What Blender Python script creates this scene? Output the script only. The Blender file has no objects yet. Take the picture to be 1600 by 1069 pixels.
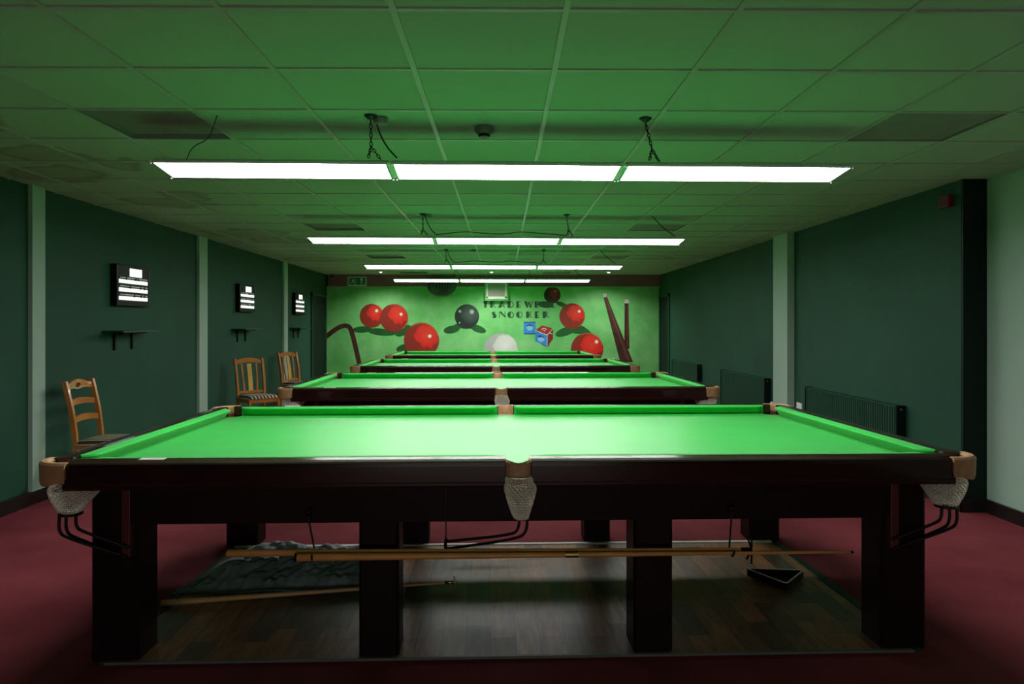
import bpy, bmesh, math, random
from mathutils import Vector, Matrix
random.seed(7)
S = bpy.context.scene
COL = S.collection
PI = math.pi
# ---------------------------------------------------------------- camera numbers
F, YAW, SY, CH = 1145.4, 0.012, -27.2, 1.409
CZ = 2.50                       # ceiling height
TA = 0.0231                     # the row of tables runs very slightly askew to the room
TC = Vector((0.038, 4.005, 0))  # centre of nearest table
TP = 3.391                      # pitch of the tables
def tpos(k, x=0, y=0, z=0):
    c, s = math.cos(TA), math.sin(TA)
    yy = y + k*TP
    return Vector((TC.x + x*c - yy*s, TC.y + x*s + yy*c, z))
def at(px, py, Y):              # point of the plane at depth Y seen at a pixel of the photo
    u, w = (px-800)/F, -(py-534.5-SY)/F
    X = Y*(u+math.tan(YAW))/(1-u*math.tan(YAW))
    d = Y*math.cos(YAW)+X*math.sin(YAW)
    return Vector((X, Y, CH + w*d))

# ---------------------------------------------------------------- materials
def lin(c):
    return tuple((x/12.92 if x <= .04045 else ((x+.055)/1.055)**2.4) for x in c)
def new_mat(name):
    m = bpy.data.materials.new(name); m.use_nodes = True
    nt = m.node_tree; b = nt.nodes['Principled BSDF']
    return m, nt, b
def mat(name, col, rough=.5, metal=0, noise=None, bump=None, spec=.5, coat=0, sheen=0):
    """col linear rgb; noise=(scale, amount); bump=(scale, strength, distance)"""
    m, nt, b = new_mat(name)
    b.inputs['Base Color'].default_value = (*col, 1)
    b.inputs['Roughness'].default_value = rough
    b.inputs['Metallic'].default_value = metal
    b.inputs['Specular IOR Level'].default_value = spec
    b.inputs['Coat Weight'].default_value = coat
    b.inputs['Coat Roughness'].default_value = .05
    b.inputs['Sheen Weight'].default_value = sheen
    tc = nt.nodes.new('ShaderNodeTexCoord')
    if noise:
        n = nt.nodes.new('ShaderNodeTexNoise'); n.inputs['Scale'].default_value = noise[0]; n.inputs['Detail'].default_value = 6
        nt.links.new(tc.outputs['Object'], n.inputs['Vector'])
        r = nt.nodes.new('ShaderNodeMapRange'); r.inputs[1].default_value = .3; r.inputs[2].default_value = .7
        r.inputs[3].default_value = 1-noise[1]; r.inputs[4].default_value = 1+noise[1]
        nt.links.new(n.outputs['Fac'], r.inputs[0])
        h = nt.nodes.new('ShaderNodeVectorMath'); h.operation = 'SCALE'; h.inputs[0].default_value = col
        nt.links.new(r.outputs[0], h.inputs['Scale'])
        nt.links.new(h.outputs[0], b.inputs['Base Color'])
    if bump:
        n = nt.nodes.new('ShaderNodeTexNoise'); n.inputs['Scale'].default_value = bump[0]; n.inputs['Detail'].default_value = 4
        nt.links.new(tc.outputs['Object'], n.inputs['Vector'])
        k = nt.nodes.new('ShaderNodeBump'); k.inputs['Strength'].default_value = bump[1]; k.inputs['Distance'].default_value = bump[2]
        nt.links.new(n.outputs['Fac'], k.inputs['Height']); nt.links.new(k.outputs[0], b.inputs['Normal'])
    return m
M = {}
M['wall'] = mat('dark_green_paint', (.017, .080, .048), .7, spec=.25, noise=(1.3, .12), bump=(60, .15, .002))
M['sage'] = mat('sage_paint', (.35, .50, .41), .65, noise=(1.1, .06), bump=(70, .1, .002))
M['sage_dark'] = mat('greyed_sage_paint', (.20, .32, .26), .6, noise=(2, .06))
M['black_green'] = mat('blackish_green_paint', (.004, .014, .010), .6, noise=(2, .1), spec=.2)
M['base'] = mat('dark_skirting_gloss', (.012, .010, .010), .35)
M['maroon'] = mat('maroon_brown_paint', (.27, .105, .12), .5, noise=(3, .15))
M['mahogany'] = mat('mahogany_varnish', (.024, .006, .0055), .2, coat=.5, noise=(6, .25), spec=.4)
M['mahog_dull'] = mat('mahogany_dull', (.013, .0035, .0032), .5, noise=(5, .25), spec=.15)
M['leather'] = mat('tan_leather', (.52, .29, .15), .5, noise=(25, .12), bump=(140, .3, .002))
M['string'] = mat('white_net_string', (.85, .83, .72), .8)
M['iron'] = mat('black_iron', (.012, .012, .012), .4, metal=.4)
M['brass'] = mat('brass', (.75, .5, .18), .25, metal=1)
M['cue'] = mat('ash_cue_wood', (.80, .38, .11), .38, noise=(9, .12))
M['cue_pale'] = mat('pale_cue_wood', (.85, .50, .20), .4, noise=(9, .12))
M['splat_wood'] = mat('splat_wood_glare', (.72, .42, .10), .25, noise=(7, .1), coat=.4)  # glare on the splat put into its colour, paler than the frame
M['chair'] = mat('orange_varnished_wood', (.50, .19, .035), .28, noise=(7, .18), coat=.3)
M['cream'] = mat('cream_plastic', (.90, .90, .82), .5)
M['white'] = mat('white_plastic', (.85, .86, .84), .4)
M['black'] = mat('black_lacquer', (.005, .009, .007), .5, spec=.1)
M['radiator'] = mat('green_radiator_enamel', (.011, .066, .038), .5, spec=.25)
M['rad_end'] = mat('radiator_end_dark', (.003, .010, .008), .5, spec=.25)
M['grey'] = mat('grey_plastic', (.16, .17, .16), .5)
M['housing'] = mat('fixture_enamel', (.75, .77, .76), .35)
M['gridbar'] = mat('white_tee_bar', (.42, .42, .40), .35)
M['dark_tile'] = mat('dark_ceiling_grille', (.24, .22, .225), .7, noise=(8, .1))
M['cover'] = mat('charcoal_dust_sheet', (.26, .32, .32), .55, noise=(5, .25), bump=(18, .6, .02))
M['wire'] = mat('black_cable', (.01, .012, .01), .5)
M['redbox'] = mat('red_plastic', (.22, .01, .012), .4)
M['pale_plate'] = mat('ivory_plate', (.8, .8, .76), .3)
M['ribbed'] = mat('black_ribbed_plastic', (.02, .026, .022), .35)
M['mesh_grey'] = mat('vent_mesh', (.50, .50, .42), .7, bump=(300, .8, .004))
# cloth
def cloth():
    m, nt, b = new_mat('green_baize')
    tc = nt.nodes.new('ShaderNodeTexCoord')
    n = nt.nodes.new('ShaderNodeTexNoise'); n.inputs['Scale'].default_value = 2.2; n.inputs['Detail'].default_value = 8; n.inputs['Roughness'].default_value = .65
    mp = nt.nodes.new('ShaderNodeMapping'); mp.inputs['Scale'].default_value = (.6, 2.2, 1)
    nt.links.new(tc.outputs['Object'], mp.inputs[0]); nt.links.new(mp.outputs[0], n.inputs['Vector'])
    r = nt.nodes.new('ShaderNodeValToRGB')
    r.color_ramp.elements[0].position = .3; r.color_ramp.elements[0].color = (.005, .43, .036, 1)
    r.color_ramp.elements[1].position = .75; r.color_ramp.elements[1].color = (.010, .52, .055, 1)
    nt.links.new(n.outputs['Fac'], r.inputs[0]); nt.links.new(r.outputs[0], b.inputs['Base Color'])
    b.inputs['Roughness'].default_value = .37; b.inputs['Specular IOR Level'].default_value = 1.0
    b.inputs['Sheen Weight'].default_value = .15; b.inputs['Sheen Roughness'].default_value = .5
    n2 = nt.nodes.new('ShaderNodeTexNoise'); n2.inputs['Scale'].default_value = 900
    nt.links.new(tc.outputs['Object'], n2.inputs['Vector'])
    k = nt.nodes.new('ShaderNodeBump'); k.inputs['Strength'].default_value = .15; k.inputs['Distance'].default_value = .001
    nt.links.new(n2.outputs['Fac'], k.inputs['Height']); nt.links.new(k.outputs[0], b.inputs['Normal'])
    return m
M['cloth'] = cloth()
M['cushion_cloth'] = cloth(); M['cushion_cloth'].name = 'green_cushion_cloth'
M['cushion_cloth'].node_tree.nodes['Principled BSDF'].inputs['Roughness'].default_value = .75
M['cushion_cloth'].node_tree.nodes['Principled BSDF'].inputs['Specular IOR Level'].default_value = .35
M['red_board'] = mat('reddish_board', (.10, .018, .013), .4, noise=(8, .2))
def carpet():
    m, nt, b = new_mat('maroon_carpet')
    tc = nt.nodes.new('ShaderNodeTexCoord')
    n = nt.nodes.new('ShaderNodeTexNoise'); n.inputs['Scale'].default_value = 1.6; n.inputs['Detail'].default_value = 5
    n2 = nt.nodes.new('ShaderNodeTexNoise'); n2.inputs['Scale'].default_value = 130; n2.inputs['Detail'].default_value = 3
    for q in (n, n2): nt.links.new(tc.outputs['Object'], q.inputs['Vector'])
    mx = nt.nodes.new('ShaderNodeMath'); mx.operation = 'MULTIPLY_ADD'; mx.inputs[1].default_value = .5
    nt.links.new(n2.outputs['Fac'], mx.inputs[0]); nt.links.new(n.outputs['Fac'], mx.inputs[2])
    r = nt.nodes.new('ShaderNodeValToRGB')
    r.color_ramp.elements[0].position = .5; r.color_ramp.elements[0].color = (.20, .031, .045, 1)
    r.color_ramp.elements[1].position = 1; r.color_ramp.elements[1].color = (.34, .066, .085, 1)
    nt.links.new(mx.outputs[0], r.inputs[0]); nt.links.new(r.outputs[0], b.inputs['Base Color'])
    b.inputs['Roughness'].default_value = .95; b.inputs['Specular IOR Level'].default_value = .1
    k = nt.nodes.new('ShaderNodeBump'); k.inputs['Strength'].default_value = .5; k.inputs['Distance'].default_value = .004
    nt.links.new(n2.outputs['Fac'], k.inputs['Height']); nt.links.new(k.outputs[0], b.inputs['Normal'])
    return m
M['carpet'] = carpet()
def laminate():
    m, nt, b = new_mat('worn_laminate')
    tc = nt.nodes.new('ShaderNodeTexCoord')
    mp = nt.nodes.new('ShaderNodeMapping'); mp.inputs['Rotation'].default_value = (0, 0, PI/2)
    nt.links.new(tc.outputs['Object'], mp.inputs[0])
    br = nt.nodes.new('ShaderNodeTexBrick'); br.inputs['Scale'].default_value = 1
    br.inputs['Brick Width'].default_value = .36; br.inputs['Row Height'].default_value = .11
    br.inputs['Mortar Size'].default_value = .0012; br.offset = .37; br.offset_frequency = 2
    br.inputs['Color1'].default_value = (.46, .20, .08, 1); br.inputs['Color2'].default_value = (.10, .078, .055, 1)
    br.inputs['Mortar'].default_value = (.02, .015, .012, 1)
    nt.links.new(mp.outputs[0], br.inputs['Vector'])
    n = nt.nodes.new('ShaderNodeTexNoise'); n.inputs['Scale'].default_value = 6; n.inputs['Detail'].default_value = 8
    mp2 = nt.nodes.new('ShaderNodeMapping'); mp2.inputs['Scale'].default_value = (6, .9, 1)
    nt.links.new(tc.outputs['Object'], mp2.inputs[0]); nt.links.new(mp2.outputs[0], n.inputs['Vector'])
    mx = nt.nodes.new('ShaderNodeMix'); mx.data_type = 'RGBA'; mx.blend_type = 'OVERLAY'; mx.inputs[0].default_value = .85
    nt.links.new(br.outputs['Color'], mx.inputs[6]); nt.links.new(n.outputs['Fac'], mx.inputs[7])
    nt.links.new(mx.outputs[2], b.inputs['Base Color'])
    b.inputs['Roughness'].default_value = .34
    return m
M['laminate'] = laminate()
def ceiling_mat():
    m, nt, b = new_mat('mineral_ceiling_tile')
    tc = nt.nodes.new('ShaderNodeTexCoord')
    def node(t, **k):
        q = nt.nodes.new(t)
        for a, v in k.items(): setattr(q, a, v)
        return q
    L = nt.links.new
    n = node('ShaderNodeTexNoise'); n.inputs['Scale'].default_value = 45; n.inputs['Detail'].default_value = 4
    L(tc.outputs['Object'], n.inputs['Vector'])
    # water stains: warped rings in a few blobs close to the side walls
    nw = node('ShaderNodeTexNoise'); nw.inputs['Scale'].default_value = 2.3; L(tc.outputs['Object'], nw.inputs['Vector'])
    add = node('ShaderNodeVectorMath', operation='MULTIPLY_ADD'); add.inputs[1].default_value = (.55, .55, 0)
    L(nw.outputs['Color'], add.inputs[0]); L(tc.outputs['Object'], add.inputs[2])
    prev = None
    spots = [(-2.95, 4.75, .30), (-3.25, 5.35, .34), (-2.8, 4.0, .22), (-3.0, 6.6, .36), (-2.75, 6.3, .24), (-3.1, 8.9, .5), (-2.9, 9.6, .4), (-3.1, 12.3, .55),
             (3.6, 10.2, .45), (3.5, 11.6, .5), (3.55, 13.2, .5), (-2.6, 5.0, .18), (2.6, 12.1, .35), (.3, 11.4, .25)]
    for (x, y, r) in spots:
        d = node('ShaderNodeVectorMath', operation='DISTANCE'); d.inputs[1].default_value = (x+.27, y+.27, CZ+.003)
        L(add.outputs[0], d.inputs[0])
        mr = node('ShaderNodeMapRange'); mr.inputs[1].default_value = r; mr.inputs[2].default_value = r-.05
        L(d.outputs['Value'], mr.inputs[0])
        ring = node('ShaderNodeMapRange'); ring.inputs[1].default_value = r-.10; ring.inputs[2].default_value = r-.02
        ring.inputs[3].default_value = .35; ring.inputs[4].default_value = 1
        L(d.outputs['Value'], ring.inputs[0])
        mu = node('ShaderNodeMath', operation='MULTIPLY'); L(mr.outputs[0], mu.inputs[0]); L(ring.outputs[0], mu.inputs[1])
        if prev is None: prev = mu
        else:
            mxx = node('ShaderNodeMath', operation='MAXIMUM'); L(prev.outputs[0], mxx.inputs[0]); L(mu.outputs[0], mxx.inputs[1]); prev = mxx
    sc = node('ShaderNodeMath', operation='MULTIPLY'); sc.inputs[1].default_value = .75; L(prev.outputs[0], sc.inputs[0])
    mx = node('ShaderNodeMix', data_type='RGBA'); L(sc.outputs[0], mx.inputs[0])
    mx.inputs[6].default_value = (.41, .48, .42, 1); mx.inputs[7].default_value = (.20, .14, .07, 1)
    L(mx.outputs[2], b.inputs['Base Color'])
    b.inputs['Roughness'].default_value = .9; b.inputs['Specular IOR Level'].default_value = .2
    k = node('ShaderNodeBump'); k.inputs['Strength'].default_value = .4; k.inputs['Distance'].default_value = .004
    L(n.outputs['Fac'], k.inputs['Height']); L(k.outputs[0], b.inputs['Normal'])
    return m
M['tile'] = ceiling_mat()
def stripes():
    m, nt, b = new_mat('striped_seat_fabric')
    tc = nt.nodes.new('ShaderNodeTexCoord')
    w = nt.nodes.new('ShaderNodeTexWave'); w.bands_direction = 'Y'; w.inputs['Scale'].default_value = 6.5; w.inputs['Distortion'].default_value = .3
    nt.links.new(tc.outputs['Object'], w.inputs['Vector'])
    r = nt.nodes.new('ShaderNodeValToRGB')
    e = r.color_ramp.elements; e[0].position = .35; e[0].color = (.035, .028, .022, 1); e[1].position = .6; e[1].color = (.28, .20, .13, 1)
    x = e.new(.85); x.color = (.50, .45, .33, 1)
    nt.links.new(w.outputs['Fac'], r.inputs[0]); nt.links.new(r.outputs[0], b.inputs['Base Color'])
    b.inputs['Roughness'].default_value = .85
    return m
M['stripes'] = stripes()
def emit(name, col, s):
    m = bpy.data.materials.new(name); m.use_nodes = True; nt = m.node_tree
    nt.nodes.clear(); o = nt.nodes.new('ShaderNodeOutputMaterial'); e = nt.nodes.new('ShaderNodeEmission')
    e.inputs[0].default_value = (*col, 1); e.inputs[1].default_value = s; nt.links.new(e.outputs[0], o.inputs[0])
    return m
M['tube'] = emit('lit_diffuser', (1, 1, .97), 25)
M['spot'] = emit('lit_downlight', (1, .98, .9), 30)
M['glow_white'] = emit('glowing_score_panel', (.93, 1, .95), 1.1)  # slight emission added so the white score panels come out pure white
def mural_bg():
    m, nt, b = new_mat('mural_green_paint')
    tc = nt.nodes.new('ShaderNodeTexCoord')
    n = nt.nodes.new('ShaderNodeTexNoise'); n.inputs['Scale'].default_value = 1.3; n.inputs['Detail'].default_value = 8; n.inputs['Roughness'].default_value = .6
    nt.links.new(tc.outputs['Object'], n.inputs['Vector'])
    r = nt.nodes.new('ShaderNodeValToRGB'); e = r.color_ramp.elements
    e[0].position = .3; e[0].color = (.10, .54, .11, 1); e[1].position = .72; e[1].color = (.34, .82, .32, 1)
    nt.links.new(n.outputs['Fac'], r.inputs[0]); nt.links.new(r.outputs[0], b.inputs['Base Color'])
    b.inputs['Roughness'].default_value = .5
    return m
M['mural_bg'] = mural_bg()
def ballmat(name, hi, mid, lo, blot):
    """a painted ball: the disc is a unit circle in its own XZ plane"""
    m, nt, b = new_mat(name)
    tc = nt.nodes.new('ShaderNodeTexCoord')
    d = nt.nodes.new('ShaderNodeVectorMath'); d.operation = 'DISTANCE'; d.inputs[1].default_value = (.3, 0, .25)
    nt.links.new(tc.outputs['Object'], d.inputs[0])
    n = nt.nodes.new('ShaderNodeTexNoise'); n.inputs['Scale'].default_value = 2.4; n.inputs['Detail'].default_value = 6
    nt.links.new(tc.outputs['Object'], n.inputs['Vector'])
    a = nt.nodes.new('ShaderNodeMath'); a.operation = 'MULTIPLY_ADD'; a.inputs[1].default_value = blot; nt.links.new(n.outputs['Fac'], a.inputs[0]); nt.links.new(d.outputs['Value'], a.inputs[2])
    r = nt.nodes.new('ShaderNodeValToRGB'); e = r.color_ramp.elements
    e[0].position = .1+blot*.3; e[0].color = (*hi, 1); e[1].position = .75+blot*.3; e[1].color = (*mid, 1)
    x = e.new(1.0); x.color = (*lo, 1)
    nt.links.new(a.outputs[0], r.inputs[0]); nt.links.new(r.outputs[0], b.inputs['Base Color'])
    b.inputs['Roughness'].default_value = .45
    return m
M['p_red'] = ballmat('painted_red', (.95, .07, .03), (.80, .02, .015), (.30, .03, .015), .6)
M['p_darkred'] = ballmat('painted_dark_red', (.50, .03, .02), (.32, .015, .018), (.05, .01, .01), .6)
M['p_black'] = ballmat('painted_black', (.085, .12, .11), (.035, .055, .05), (.012, .022, .02), .2)
M['p_white'] = ballmat('painted_white', (.90, .92, .88), (.75, .78, .74), (.48, .50, .48), .5)
M['p_shadow'] = mat('painted_shadow_green', (.010, .11, .018), .5, noise=(3, .3))
M['p_spec'] = mat('painted_highlight', (.92, .9, .82), .5)
M['p_spec_grey'] = mat('painted_grey_highlight', (.45, .5, .48), .5)
M['p_rim'] = mat('painted_rim_red', (.62, .10, .06), .5)
M['p_brown'] = mat('painted_brown', (.075, .028, .018), .5, noise=(4, .35))
M['p_brown_light'] = mat('painted_lighter_brown', (.15, .06, .04), .5, noise=(4, .3))
M['p_blue'] = mat('painted_blue', (.03, .30, .75), .5, noise=(5, .2))
M['p_blue_dark'] = mat('painted_dark_blue', (.01, .06, .42), .5)
M['p_blue_pale'] = mat('painted_pale_blue', (.30, .60, .85), .5)
M['p_red_flat'] = mat('painted_flat_red', (.42, .025, .02), .5)
M['p_red_side'] = mat('painted_side_red', (.22, .015, .014), .5)
M['p_text'] = mat('painted_lettering', (.018, .07, .035), .5)
M['p_line'] = mat('painted_pale_line', (.30, .62, .30), .5)
M['sign_green'] = mat('sign_green', (.012, .20, .11), .4)
M['sign_white'] = mat('sign_white', (.95, 1, .96), .4)

# ---------------------------------------------------------------- mesh helpers
def link(name, bm, m, parent=None, smooth=False, loc=None):
    me = bpy.data.meshes.new(name)
    bmesh.ops.recalc_face_normals(bm, faces=bm.faces)
    bm.to_mesh(me); bm.free()
    for q in (m if isinstance(m, (list, tuple)) else [m]): me.materials.append(M[q])
    if smooth:
        for p in me.polygons: p.use_smooth = True
    o = bpy.data.objects.new(name, me); COL.objects.link(o)
    if parent is not None: o.parent = parent
    if loc is not None: o.location = loc
    return o
def box(bm, x0, x1, y0, y1, z0, z1, mi=0):
    v = [bm.verts.new((x, y, z)) for z in (z0, z1) for y in (y0, y1) for x in (x0, x1)]
    for f in ((0, 1, 3, 2), (4, 6, 7, 5), (0, 4, 5, 1), (2, 3, 7, 6), (0, 2, 6, 4), (1, 5, 7, 3)):
        q = bm.faces.new([v[i] for i in f]); q.material_index = mi
def bevbox(x0, x1, y0, y1, z0, z1, b=.004, seg=2):
    bm = bmesh.new(); box(bm, x0, x1, y0, y1, z0, z1)
    bmesh.ops.bevel(bm, geom=bm.edges[:], offset=b, segments=seg, affect='EDGES', profile=.5)
    return bm
def prism(bm, pts, axis, a0, a1, mi=0):
    """extrude polygon pts (2d) along axis 'x','y','z'"""
    def p3(p, a):
        return {'x': (a, p[0], p[1]), 'y': (p[0], a, p[1]), 'z': (p[0], p[1], a)}[axis]
    A = [bm.verts.new(p3(p, a0)) for p in pts]; B = [bm.verts.new(p3(p, a1)) for p in pts]
    n = len(pts)
    fs = [bm.faces.new(A), bm.faces.new(B)]
    for i in range(n): fs.append(bm.faces.new((A[i], A[(i+1) % n], B[(i+1) % n], B[i])))
    for f in fs: f.material_index = mi
def loft(bm, secs, closed=True, caps=True, ring=False):
    rows = [[bm.verts.new(p) for p in s] for s in secs]
    n = len(rows[0]); m = len(rows)
    for i in range(m if ring else m-1):
        a, b = rows[i], rows[(i+1) % m]
        for j in range(n if closed else n-1):
            bm.faces.new((a[j], a[(j+1) % n], b[(j+1) % n], b[j]))
    if caps and closed and not ring:
        bm.faces.new(rows[0]); bm.faces.new(rows[-1])
    return rows
def tube(bm, pts, r, n=8, caps=True):
    """r number or list"""
    pts = [Vector(p) for p in pts]; secs = []
    up = None
    for i, p in enumerate(pts):
        d = (pts[min(i+1, len(pts)-1)] - pts[max(i-1, 0)]).normalized()
        if up is None:
            up = Vector((0, 0, 1)) if abs(d.z) < .9 else Vector((0, 1, 0))
        s = d.cross(up).normalized(); up = s.cross(d).normalized()
        rr = r[i] if isinstance(r, (list, tuple)) else r
        secs.append([p + rr*(math.cos(2*PI*k/n)*s + math.sin(2*PI*k/n)*up) for k in range(n)])
    loft(bm, secs, caps=caps)
def smooth_path(pts, it=2):
    pts = [Vector(p) for p in pts]
    for _ in range(it):
        q = [pts[0]]
        for a, b in zip(pts, pts[1:]): q += [a*.75+b*.25, a*.25+b*.75]
        q.append(pts[-1]); pts = q
    return pts
def lathe(bm, prof, cx, cy, n=24, ang=(0, 2*PI)):
    full = abs(ang[1]-ang[0]-2*PI) < 1e-6
    secs = []
    for k in range(n if full else n+1):
        a = ang[0]+(ang[1]-ang[0])*k/n
        secs.append([(cx+r*math.cos(a), cy+r*math.sin(a), z) for r, z in prof])
    loft(bm, secs, closed=False, caps=False, ring=full)
def tag(o, label, cat, group=None, kind=None):
    if label: o['label'] = label
    if cat: o['category'] = cat
    if group: o['group'] = group
    if kind: o['kind'] = kind
    return o
def structure(o, label=None):
    o['kind'] = 'structure'
    if label: o['label'] = label
    return o
def empty(name, loc, rz=0):
    o = bpy.data.objects.new(name, None); COL.objects.link(o); o.empty_display_size = .1
    o.location = loc; o.rotation_euler = (0, 0, rz); return o
def copy_tree(o, parent=None):
    c = o.copy(); COL.objects.link(c)
    if parent is not None: c.parent = parent
    for ch in list(o.children): copy_tree(ch, c)
    return c
def bake(o):
    dg = bpy.context.evaluated_depsgraph_get()
    me = bpy.data.meshes.new_from_object(o.evaluated_get(dg))
    o.modifiers.clear(); o.data = me

# ---------------------------------------------------------------- the room
YB, YF = 16.2, -2.6
def xl(y): return -3.705 - .18*(y-5)/11.2      # left wall line
XR, XN, YS = 3.455, 3.635, 5.47               # right wall, wider near part, the step
bm = bmesh.new()
box(bm, -4.3, 4.2, YF, YB+.2, -.1, 0)
structure(link('floor', bm, 'carpet'), 'maroon carpet covering the whole room floor')
def wall_left_bm(y0, y1, z0, z1, d0, d1):
    bm = bmesh.new(); a = [(xl(y0)+d0, y0), (xl(y1)+d0, y1), (xl(y1)+d1, y1), (xl(y0)+d1, y0)]
    prism(bm, a, 'z', z0, z1); return bm
structure(link('wall_left', wall_left_bm(YF, YB+.2, 0, CZ+.1, -.2, 0), 'wall'), 'dark green left wall carrying the scoreboards')
bm = bmesh.new(); box(bm, XR, XR+.4, YS+.02, YB+.2, 0, CZ+.1)
structure(link('wall_right', bm, 'wall'), 'dark green right wall above the radiators')
bm = bmesh.new(); box(bm, XN, XN+.2, YF, YS+.01, 0, CZ+.1)
structure(link('wall_right', bm, 'sage'), 'pale sage stretch of right wall nearest the camera')
bm = bmesh.new(); box(bm, xl(YB)-.1, XR+.1, YB, YB+.2, 0, CZ+.1)
structure(link('wall_back', bm, 'wall'), 'end wall behind the mural')
bm = bmesh.new(); box(bm, -4.2, 4.2, YF-.2, YF, 0, CZ+.1)
structure(link('wall_front', bm, 'wall'), 'dark green wall behind the camera')
# step in the right wall, pilasters
bm = bmesh.new(); box(bm, XR, XN+.1, YS-.005, YS+.015, 0, CZ+.02)
structure(link('trim_1', bm, 'black_green'), 'blackish green wall end facing the camera at the right')
bm = bmesh.new(); box(bm, 3.37, XR+.05, 8.66, 9.11, 0, CZ+.02)
structure(link('trim_2', bm, 'sage'), 'sage pilaster between the radiators on the right wall')
n = 3
for (y0, y1) in ((5.78, 5.945), (9.06, 9.32), (12.75, 12.98)):
    bm = wall_left_bm(y0, y1, .1, CZ+.02, -.02, .035)
    structure(link('trim_%d' % n, bm, 'sage'), 'narrow sage pilaster on the left wall'); n += 1
structure(link('baseboard_left', wall_left_bm(YF, YB, 0, .10, 0, .045), 'base'), 'near-black skirting of the left wall')
bm = bmesh.new(); box(bm, XR-.02, XR+.02, YS-.02, YB, 0, .1); box(bm, XN-.022, XN+.02, YF, YS, 0, .1); box(bm, XR-.02, XN, YS-.022, YS, 0, .1)
box(bm, 3.35, XR, 8.64, 9.13, 0, .1)
structure(link('baseboard_right', bm, 'base'), 'near-black skirting of the right wall')
# back wall beam
bm = bmesh.new(); box(bm, xl(YB)+.05, XR, YB-.10, YB+.01, 2.245, CZ+.02)
structure(link('trim_6', bm, 'maroon'), 'maroon-brown bulkhead above the mural')
bm = bmesh.new(); box(bm, xl(YB)+.02, XR, YB-.115, YB-.01, 2.232, 2.247)
structure(link('trim_7', bm, 'p_line'), 'thin pale green strip along the top of the mural')
# doors near the end wall
def door(name, pts, label):
    (x0, x1, y0, y1) = pts
    d = empty(name, (0, 0, 0)); structure(d, label)
    sgn = 1 if x0 < 0 else -1
    f = bmesh.new()
    xa, xb = (x0, x1)
    box(f, min(xa, xb), max(xa, xb), y0, y0+.06, 0, 2.06); box(f, min(xa, xb), max(xa, xb), y1-.06, y1, 0, 2.06); box(f, min(xa, xb), max(xa, xb), y0, y1, 2.0, 2.06)
    link('frame', f, 'wall', d)
    g = bmesh.new(); box(g, min(xa, xb-.02*sgn), max(xa, xb-.02*sgn), y0+.06, y1-.06, 0, 2.0)
    link('door_panel', g, 'black_green', d)
    return d
door('door_1', (xl(15)-.01, xl(15)+.04, 14.75, 15.95), 'dark green door at the far end of the left wall')
door('door_2', (XR+.01, XR-.03, 15.15, 16.1), 'blackish door at the far end of the right wall')
# ceiling
X0, Y0, T = -.381, 3.142, .6
HOLES = {(-3, 1): 1, (4, 1): 1, (-3, 8): 1, (3, 8): 1, (-3, 14): 1, (3, 14): 1, (-3, 20): 1, (2, 20): 1}
bm = bmesh.new()
for ix in range(-7, 8):
    for iy in range(-10, 23):
        if (ix, iy) in HOLES: continue
        a, b_ = X0+ix*T, Y0+iy*T
        dz = random.uniform(0, .002)
        box(bm, a+.004, a+T-.004, b_+.004, b_+T-.004, CZ+.003+dz, CZ+.02)
box(bm, -4.6, 4.5, YF-.2, YB+.4, CZ+.10, CZ+.14)
ceil = structure(link('ceiling', bm, 'tile'), 'suspended ceiling of white mineral tiles')
bm = bmesh.new()
for ix in range(-7, 9): box(bm, X0+ix*T-.012, X0+ix*T+.012, YF, YB, CZ-.003, CZ+.006)
for iy in range(-10, 24): box(bm, -4.6, 4.5, Y0+iy*T-.011, Y0+iy*T+.011, CZ-.002, CZ+.005)
link('grid', bm, 'gridbar', ceil)
names_t = {(-3, 1): 'dark ceiling panel at left, above the near end of the first lamp', (4, 1): 'dark ceiling panel at right, above the near end of the first lamp',
           (-3, 8): 'dark ceiling panel at left above the second lamp', (3, 8): 'dark ceiling panel at right above the second lamp',
           (-3, 14): 'small-looking dark ceiling panel at left above the third lamp', (3, 14): 'dark ceiling panel at right above the third lamp',
           (-3, 20): 'farthest dark ceiling panel on the left, near the end wall', (2, 20): 'farthest dark ceiling panel on the right, near the end wall'}
for (ix, iy), _ in HOLES.items():
    bm = bmesh.new(); a, b_ = X0+ix*T, Y0+iy*T
    rec = .03 if ix == -3 else .008
    box(bm, a+.002, a+T-.002, b_+.002, b_+T-.002, CZ+rec, CZ+rec+.02)
    bx = bm
    for q in range(0):
        pass
    e = .012
    box(bx, a+.002, a+e, b_+.002, b_+T-.002, CZ+.002, CZ+rec); box(bx, a+T-e, a+T-.002, b_+.002, b_+T-.002, CZ+.002, CZ+rec)
    box(bx, a+e, a+T-e, b_+.002, b_+e, CZ+.002, CZ+rec); box(bx, a+e, a+T-e, b_+T-e, b_+T-.002, CZ+.002, CZ+rec)
    o = link('ceiling_panel', bm, 'dark_tile')
    tag(o, names_t[(ix, iy)], 'ceiling panel', 'dark panels in the tiled ceiling')
# laminate under the near table
bm = bmesh.new(); box(bm, -1.71, 1.71, -.90, .66, .0, .006)
lam = link('floor.001', bm, 'laminate', loc=tpos(0)); lam.rotation_euler = (0, 0, TA)
structure(lam, 'worn wood laminate panel under the nearest table')
bm = bmesh.new()
box(bm, -1.73, -1.71, -.91, .67, 0, .011); box(bm, 1.71, 1.75, -.91, .67, 0, .011)
link('side_strip', bm, 'radiator', lam)
bm = bmesh.new(); box(bm, -1.71, 1.71, .66, .69, 0, .012)
link('metal_strip', bm, 'cream', lam)
bm = bmesh.new(); box(bm, -1.71, 1.71, -.915, -.90, 0, .010)
link('metal_strip', bm, 'grey', lam)

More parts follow.
